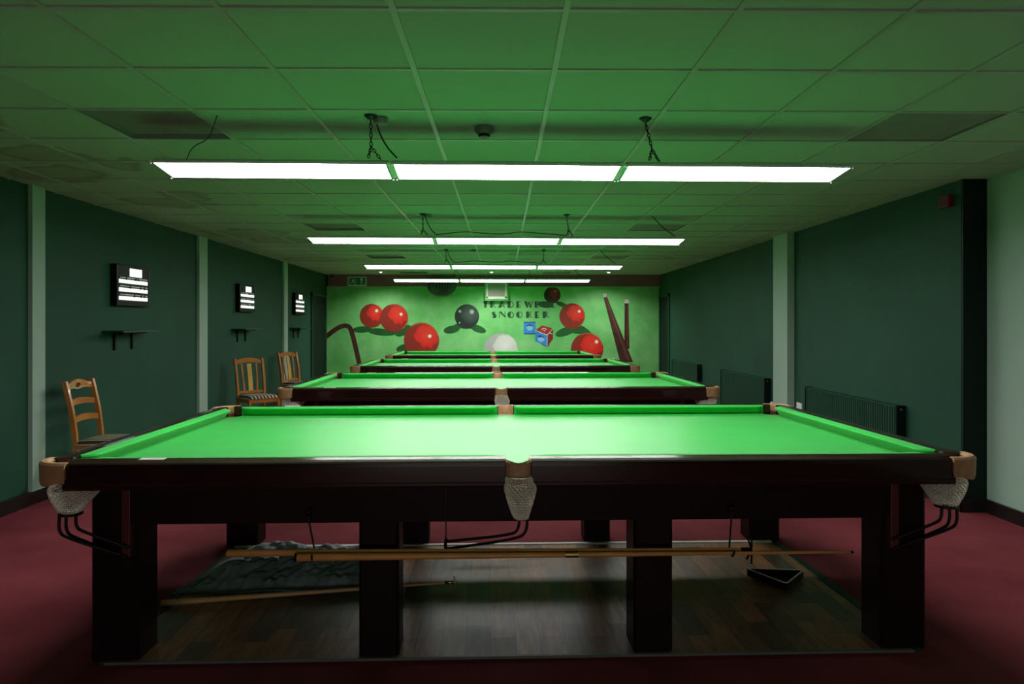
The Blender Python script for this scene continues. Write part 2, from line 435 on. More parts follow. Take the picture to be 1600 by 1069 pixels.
# ---------------------------------------------------------------- snooker table
HX, HY = 1.7845, .889                # nose lines
OX, OY = HX+.151, HY+.151            # outer
ZB, ZN, ZT, ZO, ZU = .803, .851, .861, .854, .749
def table_proto():
    t = empty('snooker_table', (0, 0, 0))
    # bed with pocket cut-outs
    ex, ey = HX+.045, HY+.045
    pts = []
    def arc(cx, cy, r, a0, a1, n=8): return [(cx+r*math.cos(a0+(a1-a0)*i/n), cy+r*math.sin(a0+(a1-a0)*i/n)) for i in range(n+1)]
    rc, rm = .062, .050
    cx, cy = HX+.030, HY+.030
    pts += arc(-cx, -cy, rc, PI/2+.2, -.2)
    pts += arc(0, -(HY+.055), rm, PI, 0)
    pts += arc(cx, -cy, rc, PI+.2, PI/2-.2)
    pts += arc(cx, cy, rc, 3*PI/2+.2, PI-.2)
    pts += arc(0, HY+.055, rm, 2*PI, PI)
    pts += arc(-cx, cy, rc, .2, -PI/2-.2)
    bm = bmesh.new(); prism(bm, pts, 'z', ZB-.045, ZB)
    link('bed', bm, 'cloth', t)
    # cushions: (along, across) cross-sections
    def cushion(a0, a1, side, horiz):
        secs = []
        L = a1-a0
        ts = [0, .006, .015, .028, .045, .07, L-.07, L-.045, L-.028, L-.015, L-.006, L]
        for tt in ts:
            e = min(tt, L-tt); off = 0
            if e < .07: off = .046*(1-e/.07)**2.2
            nose = off
            prof = [(nose, ZN), (nose+.004, ZN-.008), (min(nose+.034, .048), ZB+.010), (min(nose+.038, .049), ZB), (.052, ZB), (.052, ZT), (min(nose+.022, .050), ZT-.001), (min(nose+.006, .049), ZT-.004)]
            row = []
            for u, z in prof:
                if horiz: row.append((a0+tt, side*(HY+u), z))
                else: row.append((side*(HX+u), a0+tt, z))
            secs.append(row)
        bm = bmesh.new(); loft(bm, secs); link('cushion', bm, 'cushion_cloth', t)
    for s in (-1, 1):
        cushion(-HX+.028, -.058, s, True); cushion(.058, HX-.028, s, True); cushion(-HY+.028, HY-.028, s, False)
    # wooden rails
    prof = [(.052, ZT), (.075, ZT+.002), (.115, ZT-.001), (.142, ZO+.002), (.149, ZO-.003), (.151, ZO-.018), (.151, ZU+.024), (.1535, ZU+.020), (.1535, ZU+.010), (.149, ZU+.006), (.147, ZU), (.052, ZU)]
    def rail(a0, a1, side, horiz, mid=None):
        secs = []; L = a1-a0
        for tt in (0, .002, L-.002, L):
            g = .0 if 0 < tt < L else .003
            row = []
            for u, z in prof:
                u2 = u-g if u > .1 else u+g
                if horiz: row.append((a0+tt, side*(HY+u2), z))
                else: row.append((side*(HX+u2), a0+tt, z))
            secs.append(row)
        bm = bmesh.new(); loft(bm, secs); return link('rail', bm, 'mahogany', t)
    for s in (-1, 1):
        rail(-OX+.125, -.052, s, True); rail(.052, OX-.125, s, True); rail(-OY+.125, OY-.125, s, False)
    # slate edge / frame under the rails
    bm = bmesh.new()
    x, y = 1.779, .905
    for (a, b_, c, d) in ((-x+.03, x-.03, -y, -y+.06), (-x+.03, x-.03, y-.06, y), (-x, -x+.06, -y+.03, y-.03), (x-.06, x, -y+.03, y-.03)):
        box(bm, a, b_, c, d, .578, .76)
    # stepped moulding
    for s in (-1, 1):
        box(bm, -1.70, 1.70, s*y if s > 0 else -y-.012, y+.012 if s > 0 else -y, .70, .755)
    link('apron', bm, 'mahog_dull', t)
    # legs
    for sy in (-1, 1):
        for lx, w in ((-1.68, .2), (-.585, .168), (.585, .168), (1.68, .2)):
            bm = bmesh.new()
            h = w/2
            yc = sy*(.885-.09)
            secs = []
            for z, g in ((0, .003), (.003, 0), (.55, 0), (.752, 0)):
                hh = h-g; hy = .09-g
                c = .012
                secs.append([(lx-hh+c, yc-hy, z), (lx+hh-c, yc-hy, z), (lx+hh, yc-hy+c, z), (lx+hh, yc+hy-c, z), (lx+hh-c, yc+hy, z), (lx-hh+c, yc+hy, z), (lx-hh, yc+hy-c, z), (lx-hh, yc-hy+c, z)])
            loft(bm, secs)
            lg = link('leg', bm, 'mahog_dull', t)
            yb = yc+sy*.09
            bm = bmesh.new()
            tube(bm, [(lx, yb-sy*.002, .70), (lx, yb+sy*.013, .70)], [.016, .010], 10)
            link('bolt', bm, 'iron', lg)
    # rod brackets by the corner legs
    for sx in (-1, 1):
        for sy in (-1, 1):
            link('bracket_board', bevbox(min(sx*1.60, sx*1.635), max(sx*1.60, sx*1.635), min(sy*.886, sy*.926), max(sy*.886, sy*.926), .45, .752, .003), 'red_board', t)
    # pockets
    def net_obj(cx, cy, r0, z0, z1, parent, sx=1, sy=1, lean=(0, 0)):
        bm = bmesh.new(); n, m = 22, 15; rows = []
        for j in range(m+1):
            q = j/m; z = z0+(z1-z0)*q
            r = r0*(.80+.20*min(1, q/.3))*(1-.56*max(0, (q-.25)/.75)**1.15)
            row = []
            for k in range(n):
                a = 2*PI*(k+.5*j)/n
                wv = 1+.06*math.sin(3*a+q*5)
                row.append(bm.verts.new((cx+lean[0]*q+r*wv*math.cos(a), cy+lean[1]*q+r*wv*math.sin(a), z)))
            rows.append(row)
        for j in range(m):
            for k in range(n):
                bm.faces.new((rows[j][k], rows[j][(k+1) % n], rows[j+1][k]))
                bm.faces.new((rows[j][(k+1) % n], rows[j+1][(k+1) % n], rows[j+1][k]))
        o = link('net', bm, 'string', None)
        w = o.modifiers.new('w', 'WIREFRAME'); w.thickness = .0058; w.use_even_offset = False; w.use_boundary = True
        bpy.context.view_layer.update(); bake(o); o.parent = parent
        return o
    def rods(paths, parent, r=.0065):
        for p in paths:
            bm = bmesh.new(); tube(bm, smooth_path(p, 3), r, 8)
            link('ball_rod', bm, 'iron', parent, smooth=True)
    for sx in (-1, 1):
        for sy in (-1, 1):
            # leather corner: a band swept round the outside of the corner
            bm = bmesh.new()
            ccx, ccy, R = OX-.112, OY-.112, .117
            outer = [(ccx-.028, ccy+R)]+[(ccx+R*math.sin(a), ccy+R*math.cos(a)) for a in [PI/2*i/10 for i in range(11)]]+[(ccx+R, ccy-.028)]
            prof = [(.000, ZU+.014), (.004, ZU+.03), (.006, ZO-.015), (.006, ZT-.010), (-.004, ZT-.001), (-.022, ZT-.001), (-.036, ZT-.010), (-.034, ZT-.05), (-.014, ZU+.03), (-.010, ZU+.014)]
            secs = []
            for i, (px, py) in enumerate(outer):
                d = Vector((px-ccx, py-ccy)); dd = d.normalized() if 0 < i < len(outer)-1 else (Vector((0, 1)) if i == 0 else Vector((1, 0)))
                frac = abs(i-(len(outer)-1)/2)/((len(outer)-1)/2)
                row = []
                for u, z in prof:
                    zz = z
                    if z < ZU+.02: zz = z + .030*frac**2
                    row.append((sx*(px+dd.x*u), sy*(py+dd.y*u), zz))
                secs.append(row)
            loft(bm, secs)
            p = link('pocket', bm, 'leather', t, smooth=False)
            p['label'] = 'tan leather corner pocket with string net'
            ncx, ncy = sx*(OX-.128), sy*(OY-.112)
            net_obj(ncx, ncy, .101, ZU+.035, .645, p, lean=(sx*.022, sy*.012)); ncx += sx*.022; ncy += sy*.012
            bm = bmesh.new(); lathe(bm, [(.036, .66), (.045, .655), (.045, .632), (.036, .628), (.036, .66)], ncx, ncy, 16)
            link('collar', bm, 'brass' if False else 'iron', p)
            a = (ncx+sx*.035, ncy+sy*.02)
            b2 = (ncx-sx*.03, ncy-sy*.01)
            rods([[(a[0], a[1], .64), (a[0]+sx*.004, a[1], .565), (a[0]-sx*.03, a[1], .54), (sx*1.64, sy*.928, .462)],
                  [(b2[0], b2[1]+sy*.03, .64), (b2[0], b2[1]+sy*.03, .585), (b2[0]-sx*.03, b2[1]+sy*.03, .565), (sx*1.60, sy*.93, .49)],
                  [(a[0], a[1]-sy*.05, .64), (a[0]+sx*.004, a[1]-sy*.05, .55), (a[0]-sx*.04, a[1]-sy*.05, .525), (sx*1.61, sy*.93, .452)]], p)
    for sy in (-1, 1):
        bm = bmesh.new()
        R = .056
        outer = [(-R, HY+.075), (-R, OY-.03)]+[(-R*math.cos(PI*i/10), OY-.03+.042*math.sin(PI*i/10)) for i in range(1, 10)]+[(R, OY-.03), (R, HY+.075)]
        prof = [(.0, ZU+.016), (.003, ZU+.04), (.003, ZT-.008), (-.003, ZT+.001), (-.010, ZT-.002), (-.013, ZT-.02), (-.010, ZU+.016)]
        secs = []
        for i, (px, py) in enumerate(outer):
            if i < 2: dd = Vector((-1, 0))
            elif i > len(outer)-3: dd = Vector((1, 0))
            else: dd = Vector((px, (py-(OY-.03))*1.3)).normalized()
            dip = .012*math.exp(-(px/.035)**2)
            secs.append([(px+dd.x*u, sy*(py+dd.y*u), z-(dip if z > .84 else 0)) for u, z in prof])
        loft(bm, secs)
        p = link('pocket', bm, 'leather', t)
        p['label'] = 'tan leather middle pocket with string net'
        net_obj(0, sy*(OY-.005), .066, ZU+.045, .628, p, lean=(.012, 0))
        bm = bmesh.new(); lathe(bm, [(.024, .64), (.031, .638), (.031, .622), (.024, .618), (.024, .64)], .012, sy*(OY-.015), 16)
        link('collar', bm, 'string', p)
        y = sy*(OY-.01)
        rods([[(-sy*0+.005, y, .63), (.000, y, .575), (-.03, y, .555), (-.30, sy*.925, .50)],
              [(.038, y-sy*.03, .625), (.036, y-sy*.03, .56), (.0, y-sy*.03, .53), (-.30, sy*.90, .462)]], p, .0062)
        bm = bmesh.new(); tube(bm, [(-.30, sy*.918, .72), (-.30, sy*.918, .455)], .0025, 6)
        link('hanging_wire', bm, 'iron', p)
        bm = bmesh.new(); tube(bm, [(-.30, sy*.90, .505), (-.302, sy*.925, .485), (-.30, sy*.90, .455)], .007, 6)
        link('rod_clip', bm, 'iron', p)
    # hooks for the long cues
    for hx in (-.865, .905):
        for sy in (-1,):
            bm = bmesh.new()
            y = -.925
            lean = .028 if hx < 0 else -.012
            tube(bm, smooth_path([(hx, y+.02, .625), (hx, y-.012, .628), (hx, y-.018, .60), (hx+lean*.6, y-.02, .52), (hx+lean, y-.02, .462), (hx+lean, y-.055, .440), (hx+lean, y-.082, .458), (hx+lean, y-.085, .475)], 2), .0042, 8)
            tube(bm, [(hx-.010, y-.012, .632), (hx+.010, y-.012, .632)], .012, 8)
            link('cue_hook', bm, 'iron', t, smooth=True)
    # ivory name plates let into the rails
    for (sx, sy) in ((-1, -1), (-1, 1)):
        bm = bmesh.new()
        x = -1.487 if sy < 0 else -1.43
        prism(bm, [(sy*(HY+.062), ZT+.0025), (sy*(HY+.100), ZT+.0018), (sy*(HY+.100), ZT-.003), (sy*(HY+.062), ZT-.003)], 'x', x-.05, x+.05)
        link('rail_plate', bm, 'pale_plate', t)
    return t
proto = table_proto()
tl = ['snooker table nearest the camera, long cues hung beneath its front', 'second snooker table from the camera, between the first and third',
      'third snooker table from the camera, just short of the last one', 'farthest snooker table, standing in front of the mural']
for k in range(4):
    o = proto if k == 0 else copy_tree(proto)
    o.location = tpos(k); o.rotation_euler = (0, 0, TA)
    tag(o, tl[k], 'snooker table', 'full size green baize snooker tables')

# ---------------------------------------------------------------- hanging lights
LL, LW = 3.794, .27
def lamp_proto():
    t = empty('snooker_light', (0, 0, 0))
    tilt = -.11
    def tl_(x, y, z): return (x, y*math.cos(tilt)-z*math.sin(tilt), y*math.sin(tilt)+z*math.cos(tilt))
    secL = (LL-.06)/3
    for i in (-1, 0, 1):
        cx = i*(secL+.03); h = secL/2
        bm = bmesh.new()
        w = LW/2
        # open-bottomed tray
        outer = [(-w, 0), (-w, .010), (-w*.72, .034), (w*.72, .034), (w, .010), (w, 0), (w-.008, 0), (w-.008, .012), (-w+.008, .012), (-w+.008, 0)]
        secs = [[tl_(cx+x, y, z) for y, z in outer] for x in (-h, h)]
        loft(bm, secs)
        for s in (-1, 1):
            q = [(-w, 0), (-w, .010), (-w*.72, .034), (w*.72, .034), (w, .010), (w, 0)]
            a, b_ = cx+s*h, cx+s*(h-.008)
            loft(bm, [[tl_(x, y, z) for y, z in q] for x in (a, b_)])
        hs = link('housing', bm, 'housing', t)
        bm = bmesh.new()
        q = [(-w+.010, .001), (w-.010, .001), (w-.010, .010), (-w+.010, .010)]
        loft(bm, [[tl_(cx+x, y, z) for y, z in q] for x in (-h+.009, h-.009)])
        link('diffuser', bm, 'tube', hs)
        for sx in (-1, 1):
            for sy in (-1, 1):
                bm = bmesh.new()
                p = tl_(cx+sx*(h+.006), sy*(w-.004), .001)
                tube(bm, [Vector(p)+Vector((0, 0, .010)), Vector(p)-Vector((0, 0, .007))], .005, 8)
                link('clip', bm, 'white', hs)
    for i in (-.5, .5):
        bm = bmesh.new(); cx = i*2*(secL/2+.015)
        w = LW/2-.01
        loft(bm, [[tl_(x, y, z) for y, z in ((-w, .006), (w, .006), (w, .014), (-w, .014))] for x in (cx-.014, cx+.014)])
        link('joining_strap', bm, 'housing', t)
    return t
lamp = lamp_proto()
def chain_obj(a, b_, parent):
    a, b_ = Vector(a), Vector(b_)
    L = (b_-a).length; n = max(4, int(L/.022)); d = (b_-a).normalized()
    bm = bmesh.new()
    s = d.cross(Vector((0, 1, 0))).normalized(); u = s.cross(d)
    for i in range(n):
        c = a+(b_-a)*((i+.5)/n); ax = s if i % 2 else u
        pts = []
        for k in range(10):
            t = 2*PI*k/10; pts.append(c+d*(.0155*math.cos(t))+ax*(.007*math.sin(t)))
        rows = []
        for k in range(10):
            tang = (pts[(k+1) % 10]-pts[k-1]).normalized(); nn = tang.cross(d.cross(ax)).normalized(); bb = d.cross(ax).normalized()
            rows.append([pts[k]+.0026*(math.cos(2*PI*j/5)*nn+math.sin(2*PI*j/5)*bb) for j in range(5)])
        loft(bm, rows, ring=True, caps=False)
    return link('chain', bm, 'iron', parent)
def lamp_extras(o, k, hooks, cables, zoff):
    for i, (hx, fx) in enumerate(hooks):
        top = Vector((hx, -.245, CZ-zoff)); f1 = Vector((fx-.012, -.12, .048)); 
        mid = top*.28+Vector((fx, -.13, .048))*.72
        chain_obj(top-Vector((0, 0, .02)), mid, o)
        chain_obj(mid, Vector((fx-.02, -.10, .058)), o); chain_obj(mid, Vector((fx+.045, -.06, .05)), o)
        bm = bmesh.new(); lathe(bm, [(0, -.022), (.012, -.020), (.030, -.006), (.034, 0), (0, 0)], 0, 0, 14)
        link('ceiling_hook', bm, 'iron', o, loc=top)
    for path in cables:
        bm = bmesh.new(); tube(bm, smooth_path(path, 3), .0025 if path[0][0] < -1.4 else .0045, 6)
        link('cable', bm, 'wire', o)
ll = ['hanging strip lamp of three lit panels over the nearest table', 'hanging strip lamp of three lit panels over the second table',
      'hanging strip lamp of three lit panels over the third table', 'farthest hanging strip lamp, right before the mural']
ZL = CH+.849
HK = [[(-.72, -.735), (.725, .80)], [(-.74, -.75), (.68, .72)], [(-.70, -.70), (.72, .72)], [(-.72, -.72), (.72, .72)]]
lamps = [lamp]+[copy_tree(lamp) for _ in range(3)]
for k, o in enumerate(lamps):
    p = tpos(k, -.014, .095, ZL); o.location = p; o.rotation_euler = (0, 0, TA)
    zc = CZ-ZL
    hx = HK[k][0][0]
    cab = [[(hx+.02, -.20, zc), (hx+.03, -.19, zc-.06), (hx+.07, -.14, zc-.14), (hx+.12, -.10, .055)]]
    if k == 0:
        cab.append([(-1.52, -.21, zc+.02), (-1.54, -.20, zc-.03), (-1.58, -.17, .13), (-1.68, -.14, .10), (-1.72, -.12, .03)])
    else:
        cab.append([(hx+.12, -.10, .055), (hx+.25, -.06, .075), (hx+.42, -.06, .095), (hx+.6, -.05, .075), (.1, -.04, .07), (.2, -.04, .10), (.5, -.03, .075), (.7, -.04, .06)])
        cab.append([(1.55, -.18, zc), (1.66, -.12, .14), (1.80, -.10, .05)])
    lamp_extras(o, k, HK[k], cab, ZL)
    tag(o, ll[k], 'ceiling light', 'three-panel strip lamps hung over the tables')
# ceiling rose beside the first chain and smoke detector
bm = bmesh.new(); lathe(bm, [(0, -.028), (.034, -.026), (.040, -.010), (.042, 0), (0, 0)], 0, 0, 20)
for k in range(3):
    o = link('ceiling_rose', bm.copy(), 'grey', loc=tpos(k, HK[k][0][0]+.03+(.35 if k == 2 else 0), -.10, CZ-.002))
    tag(o, ['small grey cable rose by the left chain of the nearest lamp', 'small grey cable rose by the left chain of the second lamp', 'small grey cable rose above the third lamp, right of its left chain'][k], 'cable rose', 'grey cable roses on the ceiling')
bm.free()
bm = bmesh.new(); lathe(bm, [(0, -.050), (.026, -.050), (.030, -.044), (.030, -.036), (.040, -.034), (.052, -.020), (.054, 0), (0, 0)], 0, 0, 28)
sd = empty('smoke_detector', (-.105, 4.06, CZ-.003))
tag(sd, 'round smoke detector on the ceiling between the chains of the nearest lamp', 'smoke detector')
link('body', bm, 'grey', sd, smooth=False)
bm = bmesh.new(); lathe(bm, [(.030, -.036), (.034, -.042), (.030, -.048)], 0, 0, 20); link('sensor_ring', bm, 'black', sd)

# ---------------------------------------------------------------- cues, rests, triangle, cover
def stick(name, p0, p1, r0, r1, m='cue', parts=(), dark_butt=False):
    """empty at the butt; stick from p0 (butt) to p1"""
    p0, p1 = Vector(p0), Vector(p1); t = empty(name, p0)
    d = (p1-p0); L = d.length; d.normalize()
    bm = bmesh.new(); n = 14
    pts = [d*(L*i/n) for i in range(n+1)]
    rr = [r0+(r1-r0)*(i/n)**.9 for i in range(n+1)]
    pts = [d*0]+[d*.004]+pts[1:]; rr = [r0*.8]+[r0]+rr[1:]
    tube(bm, pts, rr, 12); link('shaft', bm, m, t, smooth=True)
    return t, d, L
a, b_ = tpos(0, -1.0, -.955-.0, .5), 0
hookY = -.972
c1, d, L = stick('long_cue', tpos(0, -.905, hookY-.018, .4615), tpos(0, 1.395, hookY-.01, .4555), .0165, .0055)
tag(c1, 'long tapering wooden cue hung on hooks below the near table rail', 'cue')
bm = bmesh.new(); tube(bm, [d*L, d*(L+.012)], .006, 10); link('tip', bm, 'iron', c1)
bm = bmesh.new(); tube(bm, [d*-.004, d*.006], .0172, 12); link('butt_cap', bm, 'black', c1)
bm = bmesh.new(); tube(bm, [d*1.10, d*1.155], [.0127, .0125], 12); link('ferrule', bm, 'brass', c1)
c2, d, L = stick('cue_rest', tpos(0, -1.195, hookY+.020, .4700), tpos(0, .975, hookY+.018, .4620), .0155, .0075)
tag(c2, 'wooden rest with crossed metal head hung behind the long cue', 'cue rest')
bm = bmesh.new(); e = d*L
tube(bm, smooth_path([e+Vector((0, -.03, .05)), e+Vector((.012, 0, .0)), e+Vector((0, .03, -.05))], 2), .0045, 8)
tube(bm, smooth_path([e+Vector((0, .03, .05)), e+Vector((.012, 0, .0)), e+Vector((0, -.03, -.05))], 2), .0045, 8)
tube(bm, [e-d*.035, e+d*.012], .0085, 10)
link('rest_head', bm, 'iron', c2, smooth=True)
c3, d, L = stick('cue_rest', (-1.70, 3.665, .024), (-.262, 3.90, .040), .0150, .0065, 'cue_pale')
tag(c3, 'pale wooden rest with brass head lying on the laminate floor', 'cue rest')
e = d*L; bm = bmesh.new()
tube(bm, [e-d*.05, e+d*.012], .0085, 10)
tube(bm, smooth_path([e+Vector((0, -.022, -.032)), e+Vector((.008, -.004, -.002)), e+Vector((0, -.002, .028))], 2), .004, 8)
tube(bm, smooth_path([e+Vector((0, .022, -.032)), e+Vector((.008, .004, -.002)), e+Vector((0, .002, .028))], 2), .004, 8)
link('rest_head', bm, 'brass', c3, smooth=True)
# triangle
tri = empty('ball_triangle', (1.50, 3.98, .007))
P = [Vector((1.49, 3.835, 0)), Vector((1.675, 4.055, 0)), Vector((1.355, 4.09, 0))]
C0 = sum(P, Vector())/3
def ringpts(off):
    out = []
    for i in range(3):
        p = P[i]; a = (P[i-1]-p).normalized(); b2 = (P[(i+1) % 3]-p).normalized(); bis = (a+b2).normalized()
        sa = math.sin(math.acos(max(-1, min(1, a.dot(bis)))))
        base = p+bis*(off/sa)
        q = .022
        for f in (0, .5, 1):
            v = base + a*q*(1-f)*(1-f) + b2*q*f*f
            out.append(v)
    return out
o_, i_ = ringpts(0), ringpts(.012)
bm = bmesh.new()
rows = []
for vo, vi in zip(o_, i_):
    rows.append([(vo.x-1.50, vo.y-3.98, 0), (vo.x-1.50, vo.y-3.98, .038), (vi.x-1.50, vi.y-3.98, .038), (vi.x-1.50, vi.y-3.98, 0)])
loft(bm, rows, ring=True, caps=False)
link('frame', bm, 'mahog_dull', tri)
bm = bmesh.new(); rows = []
i2 = ringpts(.007)
for vo, vi in zip(o_, i2):
    rows.append([(vo.x-1.50, vo.y-3.98, .038), (vo.x-1.50, vo.y-3.98, .0405), (vi.x-1.50, vi.y-3.98, .0405), (vi.x-1.50, vi.y-3.98, .038)])
loft(bm, rows, ring=True, caps=False)
link('edge_band', bm, 'cream', tri)
tag(tri, 'dark wooden ball triangle lying on the laminate under the near table', 'triangle')
# crumpled cover
from mathutils import noise as mnoise
bm = bmesh.new(); nx, ny = 110, 60
rows = []
for j in range(ny+1):
    v = j/ny; row = []
    for i in range(nx+1):
        u = i/nx
        x = -1.72+1.10*u+.16*(v)*(1-u); y = 3.86+.50*v+.06*(1-v)*u*0
        y += .025*math.sin(7*u)*(v)+.012*math.sin(17*u+2*v)-.11*max(0,.35-u)*(1-v)
        e = min(u*5, (1-u)*6, v*7.0, (1-v)*6, 1); e = max(e, 0)
        prof = math.sin(e*PI/2)**.6
        h = .006*prof+prof*(.030+.085*v**.8)
        h += .040*prof*mnoise.noise(Vector((u*6, v*4, 1)))+.030*prof*abs(mnoise.noise(Vector((u*13, v*7, 4))))
        rid = abs(math.sin(u*19+3*mnoise.noise(Vector((u*3, v*3, 2)))))
        h -= .014*prof*(1-rid)**4
        if v < .45: h += .010*prof*math.sin(u*120+6*v)*(.45-v)*2
        if u < .15: x += .03*mnoise.noise(Vector((v*9, u*9, 8)))
        row.append(bm.verts.new((x, y, .010+max(h, 0))))
    rows.append(row)
for j in range(ny):
    for i in range(nx):
        bm.faces.new((rows[j][i], rows[j][i+1], rows[j+1][i+1], rows[j+1][i]))
fs = bm.faces[:]
r = bmesh.ops.extrude_face_region(bm, geom=fs)
for v in [g for g in r['geom'] if isinstance(g, bmesh.types.BMVert)]: v.co.z = .007
o = link('dust_sheet', bm, 'cover', smooth=True)
tag(o, 'crumpled charcoal table cover bundled on the floor under the near table', 'dust cover')

# ---------------------------------------------------------------- chairs
def chair(kind):
    t = empty('dining_chair', (0, 0, 0))
    def bar(name, pts, w, d, m='chair', par=None):
        """rectangular section bar; w across (local y), d along x"""
        bm = bmesh.new(); secs = []
        for p in pts:
            p = Vector(p); secs.append([p+Vector((-d/2, -w/2, 0)), p+Vector((d/2, -w/2, 0)), p+Vector((d/2, w/2, 0)), p+Vector((-d/2, w/2, 0))])
        loft(bm, secs); bmesh.ops.recalc_face_normals(bm, faces=bm.faces)
        return link(name, bm, m, par or t)
    W = .19
    for s in (-1, 1):
        bar('leg', [(-.225, s*W, 0), (-.195, s*W, .22), (-.185, s*W, .43)], .030, .034)
        bar('back_post', [(-.185, s*W, .43), (-.190, s*W, .52), (-.215, s*(W+.002), .70), (-.255, s*(W+.004), .88), (-.272, s*(W+.004), .945)], .030, .036)
        bar('leg', [(.185, s*(W+.012), 0), (.180, s*(W+.012), .43)], .036, .036)
        link('stretcher', bevbox(-.19, .18, s*(W+.004)-.009, s*(W+.004)+.009, .20, .225, .003), 'chair', t)
        link('seat_rail', bevbox(-.18, .18, s*(W+.006)-.011, s*(W+.006)+.011, .375, .43, .003), 'chair', t)
    link('seat_rail', bevbox(.170, .192, -W, W, .375, .43, .003), 'chair', t)
    link('seat_rail', bevbox(-.197, -.175, -W, W, .375, .43, .003), 'chair', t)
    link('stretcher', bevbox(-.01, .012, -W, W, .20, .222, .003), 'chair', t)
    bm = bmesh.new(); n = 12; rows = []
    for j in range(n+1):
        row = []
        for i in range(n+1):
            u, v = i/n*2-1, j/n*2-1
            e = (1-abs(u)**6)*(1-abs(v)**6)
            x = u*.205; y = v*(.212+.010*(u+1)/2)
            row.append(bm.verts.new((x, y, .432+.034*e**.35+.010*(1-u*u)*(1-v*v))))
        rows.append(row)
    for j in range(n):
        for i in range(n): bm.faces.new((rows[j][i], rows[j][i+1], rows[j+1][i+1], rows[j+1][i]))
    r = bmesh.ops.extrude_face_region(bm, geom=bm.faces[:])
    for v in [g for g in r['geom'] if isinstance(g, bmesh.types.BMVert)]: v.co.z = .428
    link('seat', bm, 'stripes', t, smooth=True)
    def bow(name, z0, z1, xc, rise, thick=.018, dip=0, depth=.02):
        bm = bmesh.new(); secs = []; n = 14
        for i in range(n+1):
            q = i/n*2-1; y = q*(W-.008)
            x = xc-depth*(1-q*q); top = z1+rise*(1-q*q) - (dip*math.exp(-(q/.28)**2)); bot = z0+rise*.6*(1-q*q)
            secs.append([(x-thick/2, y, bot), (x+thick/2, y, bot), (x+thick/2-.004, y, top), (x-thick/2-.004, y, top)])
        loft(bm, secs); return link(name, bm, 'chair', t)
    if kind == 'ladder':
        # crest with a hand hole: built of an upper and a lower bow meeting at the ends
        bm = bmesh.new(); n = 28; tops = []; bots = []
        xs = -.262
        for i in range(n+1):
            q = i/n*2-1; y = q*(W-.006)
            top = .930+.022*math.cos(q*PI)*.6+.010*(1-q*q); bot = .868+.016*(1-q*q)-.012*math.exp(-(q/.3)**2)
            tops.append((y, top)); bots.append((y, bot))
        def hole(y):
            h = 1-(y/.035)**2
            return (.022*math.sqrt(h)) if h > 0 else 0
        zc = .903
        for rng in (0, 1):
            secs = []
            for (y, top), (_, bot) in zip(tops, bots):
                h = hole(y)
                x = xs-.02*(1-(y/W)**2)
                lo, hi = ((zc+h), top) if rng == 0 else (bot, (zc-h))
                secs.append([(x-.010, y, lo), (x+.010, y, lo), (x+.006, y, hi), (x-.014, y, hi)])
            loft(bm, secs)
        link('crest_rail', bm, 'chair', t)
        bow('slat', .735, .778, -.236, .022); bow('slat', .600, .642, -.205, .022)
    else:
        bow('crest_rail', .868, .918, -.262, .036)
        for y, w in ((-.105, .022), (0, .062), (.105, .022)):
            o = bar('splat' if w > .05 else 'spindle', [(-.196, y*.85, .50), (-.222, y*.95, .68), (-.262, y, .875)], w, .014, 'splat_wood' if w > .05 else 'chair')
        link('lower_rail', bevbox(-.206, -.186, -W, W, .475, .512, .003), 'chair', t)
        if True: pass
    return t
ch = chair('ladder'); ch.location = (-3.29, 6.19, 0)
tag(ch, 'orange wooden chair with ladder back and hand hole, nearest on the left', 'chair')
ch = chair('splat'); ch.location = (-3.30, 9.90, 0); ch.rotation_euler = (0, 0, -PI/4)
tag(ch, 'orange wooden chair with splat back and striped seat, left of the second table', 'chair', 'splat back chairs along the left wall')
ch2 = copy_tree(ch); ch2.location = (-3.37, 12.13, 0); ch2.rotation_euler = (0, 0, -PI/6)
tag(ch2, 'farthest orange wooden chair, half hidden behind the corner of the second table', 'chair', 'splat back chairs along the left wall')

# ---------------------------------------------------------------- scoreboards and shelves
def scoreboard():
    t = empty('scoreboard', (0, 0, 0))    # local: face towards +x, y along the wall
    link('case', bevbox(0, .062, -.33, .33, 0, .40, .004), 'black', t)
    link('name_panel', bevbox(.060, .066, -.085, .165, .290, .372, .003), 'glow_white', t)
    for i in range(3):
        z = .055+i*.082
        link('score_strip', bevbox(.060, .067, -.295, .285, z, z+.038, .003), 'glow_white', t)
        bm = bmesh.new()
        cuts = [(-.275, -.17), (-.15, .02), (.03, .07), (.09, .27)] if i == 2 else ([(-.275, -.09), (-.07, .12), (.14, .20), (.22, .275)] if i == 1 else [(-.275, -.01), (.01, .13), (.15, .20), (.22, .275)])
        for a, b2 in cuts: box(bm, .060, .070, a, b2, z+.050, z+.059)
        link('slider_rail', bm, 'cream', t)
        bm = bmesh.new()
        for q in cuts[:3]: box(bm, .060, .074, q[1]-.004, q[1]+.014, z+.034, z+.058)
        link('pointer', bm, 'black', t)
    bm = bmesh.new()
    for y in (-.327, .327): box(bm, .060, .066, y-.004, y+.004, .25, .385)
    link('edge_clip', bm, 'grey', t)
    return t
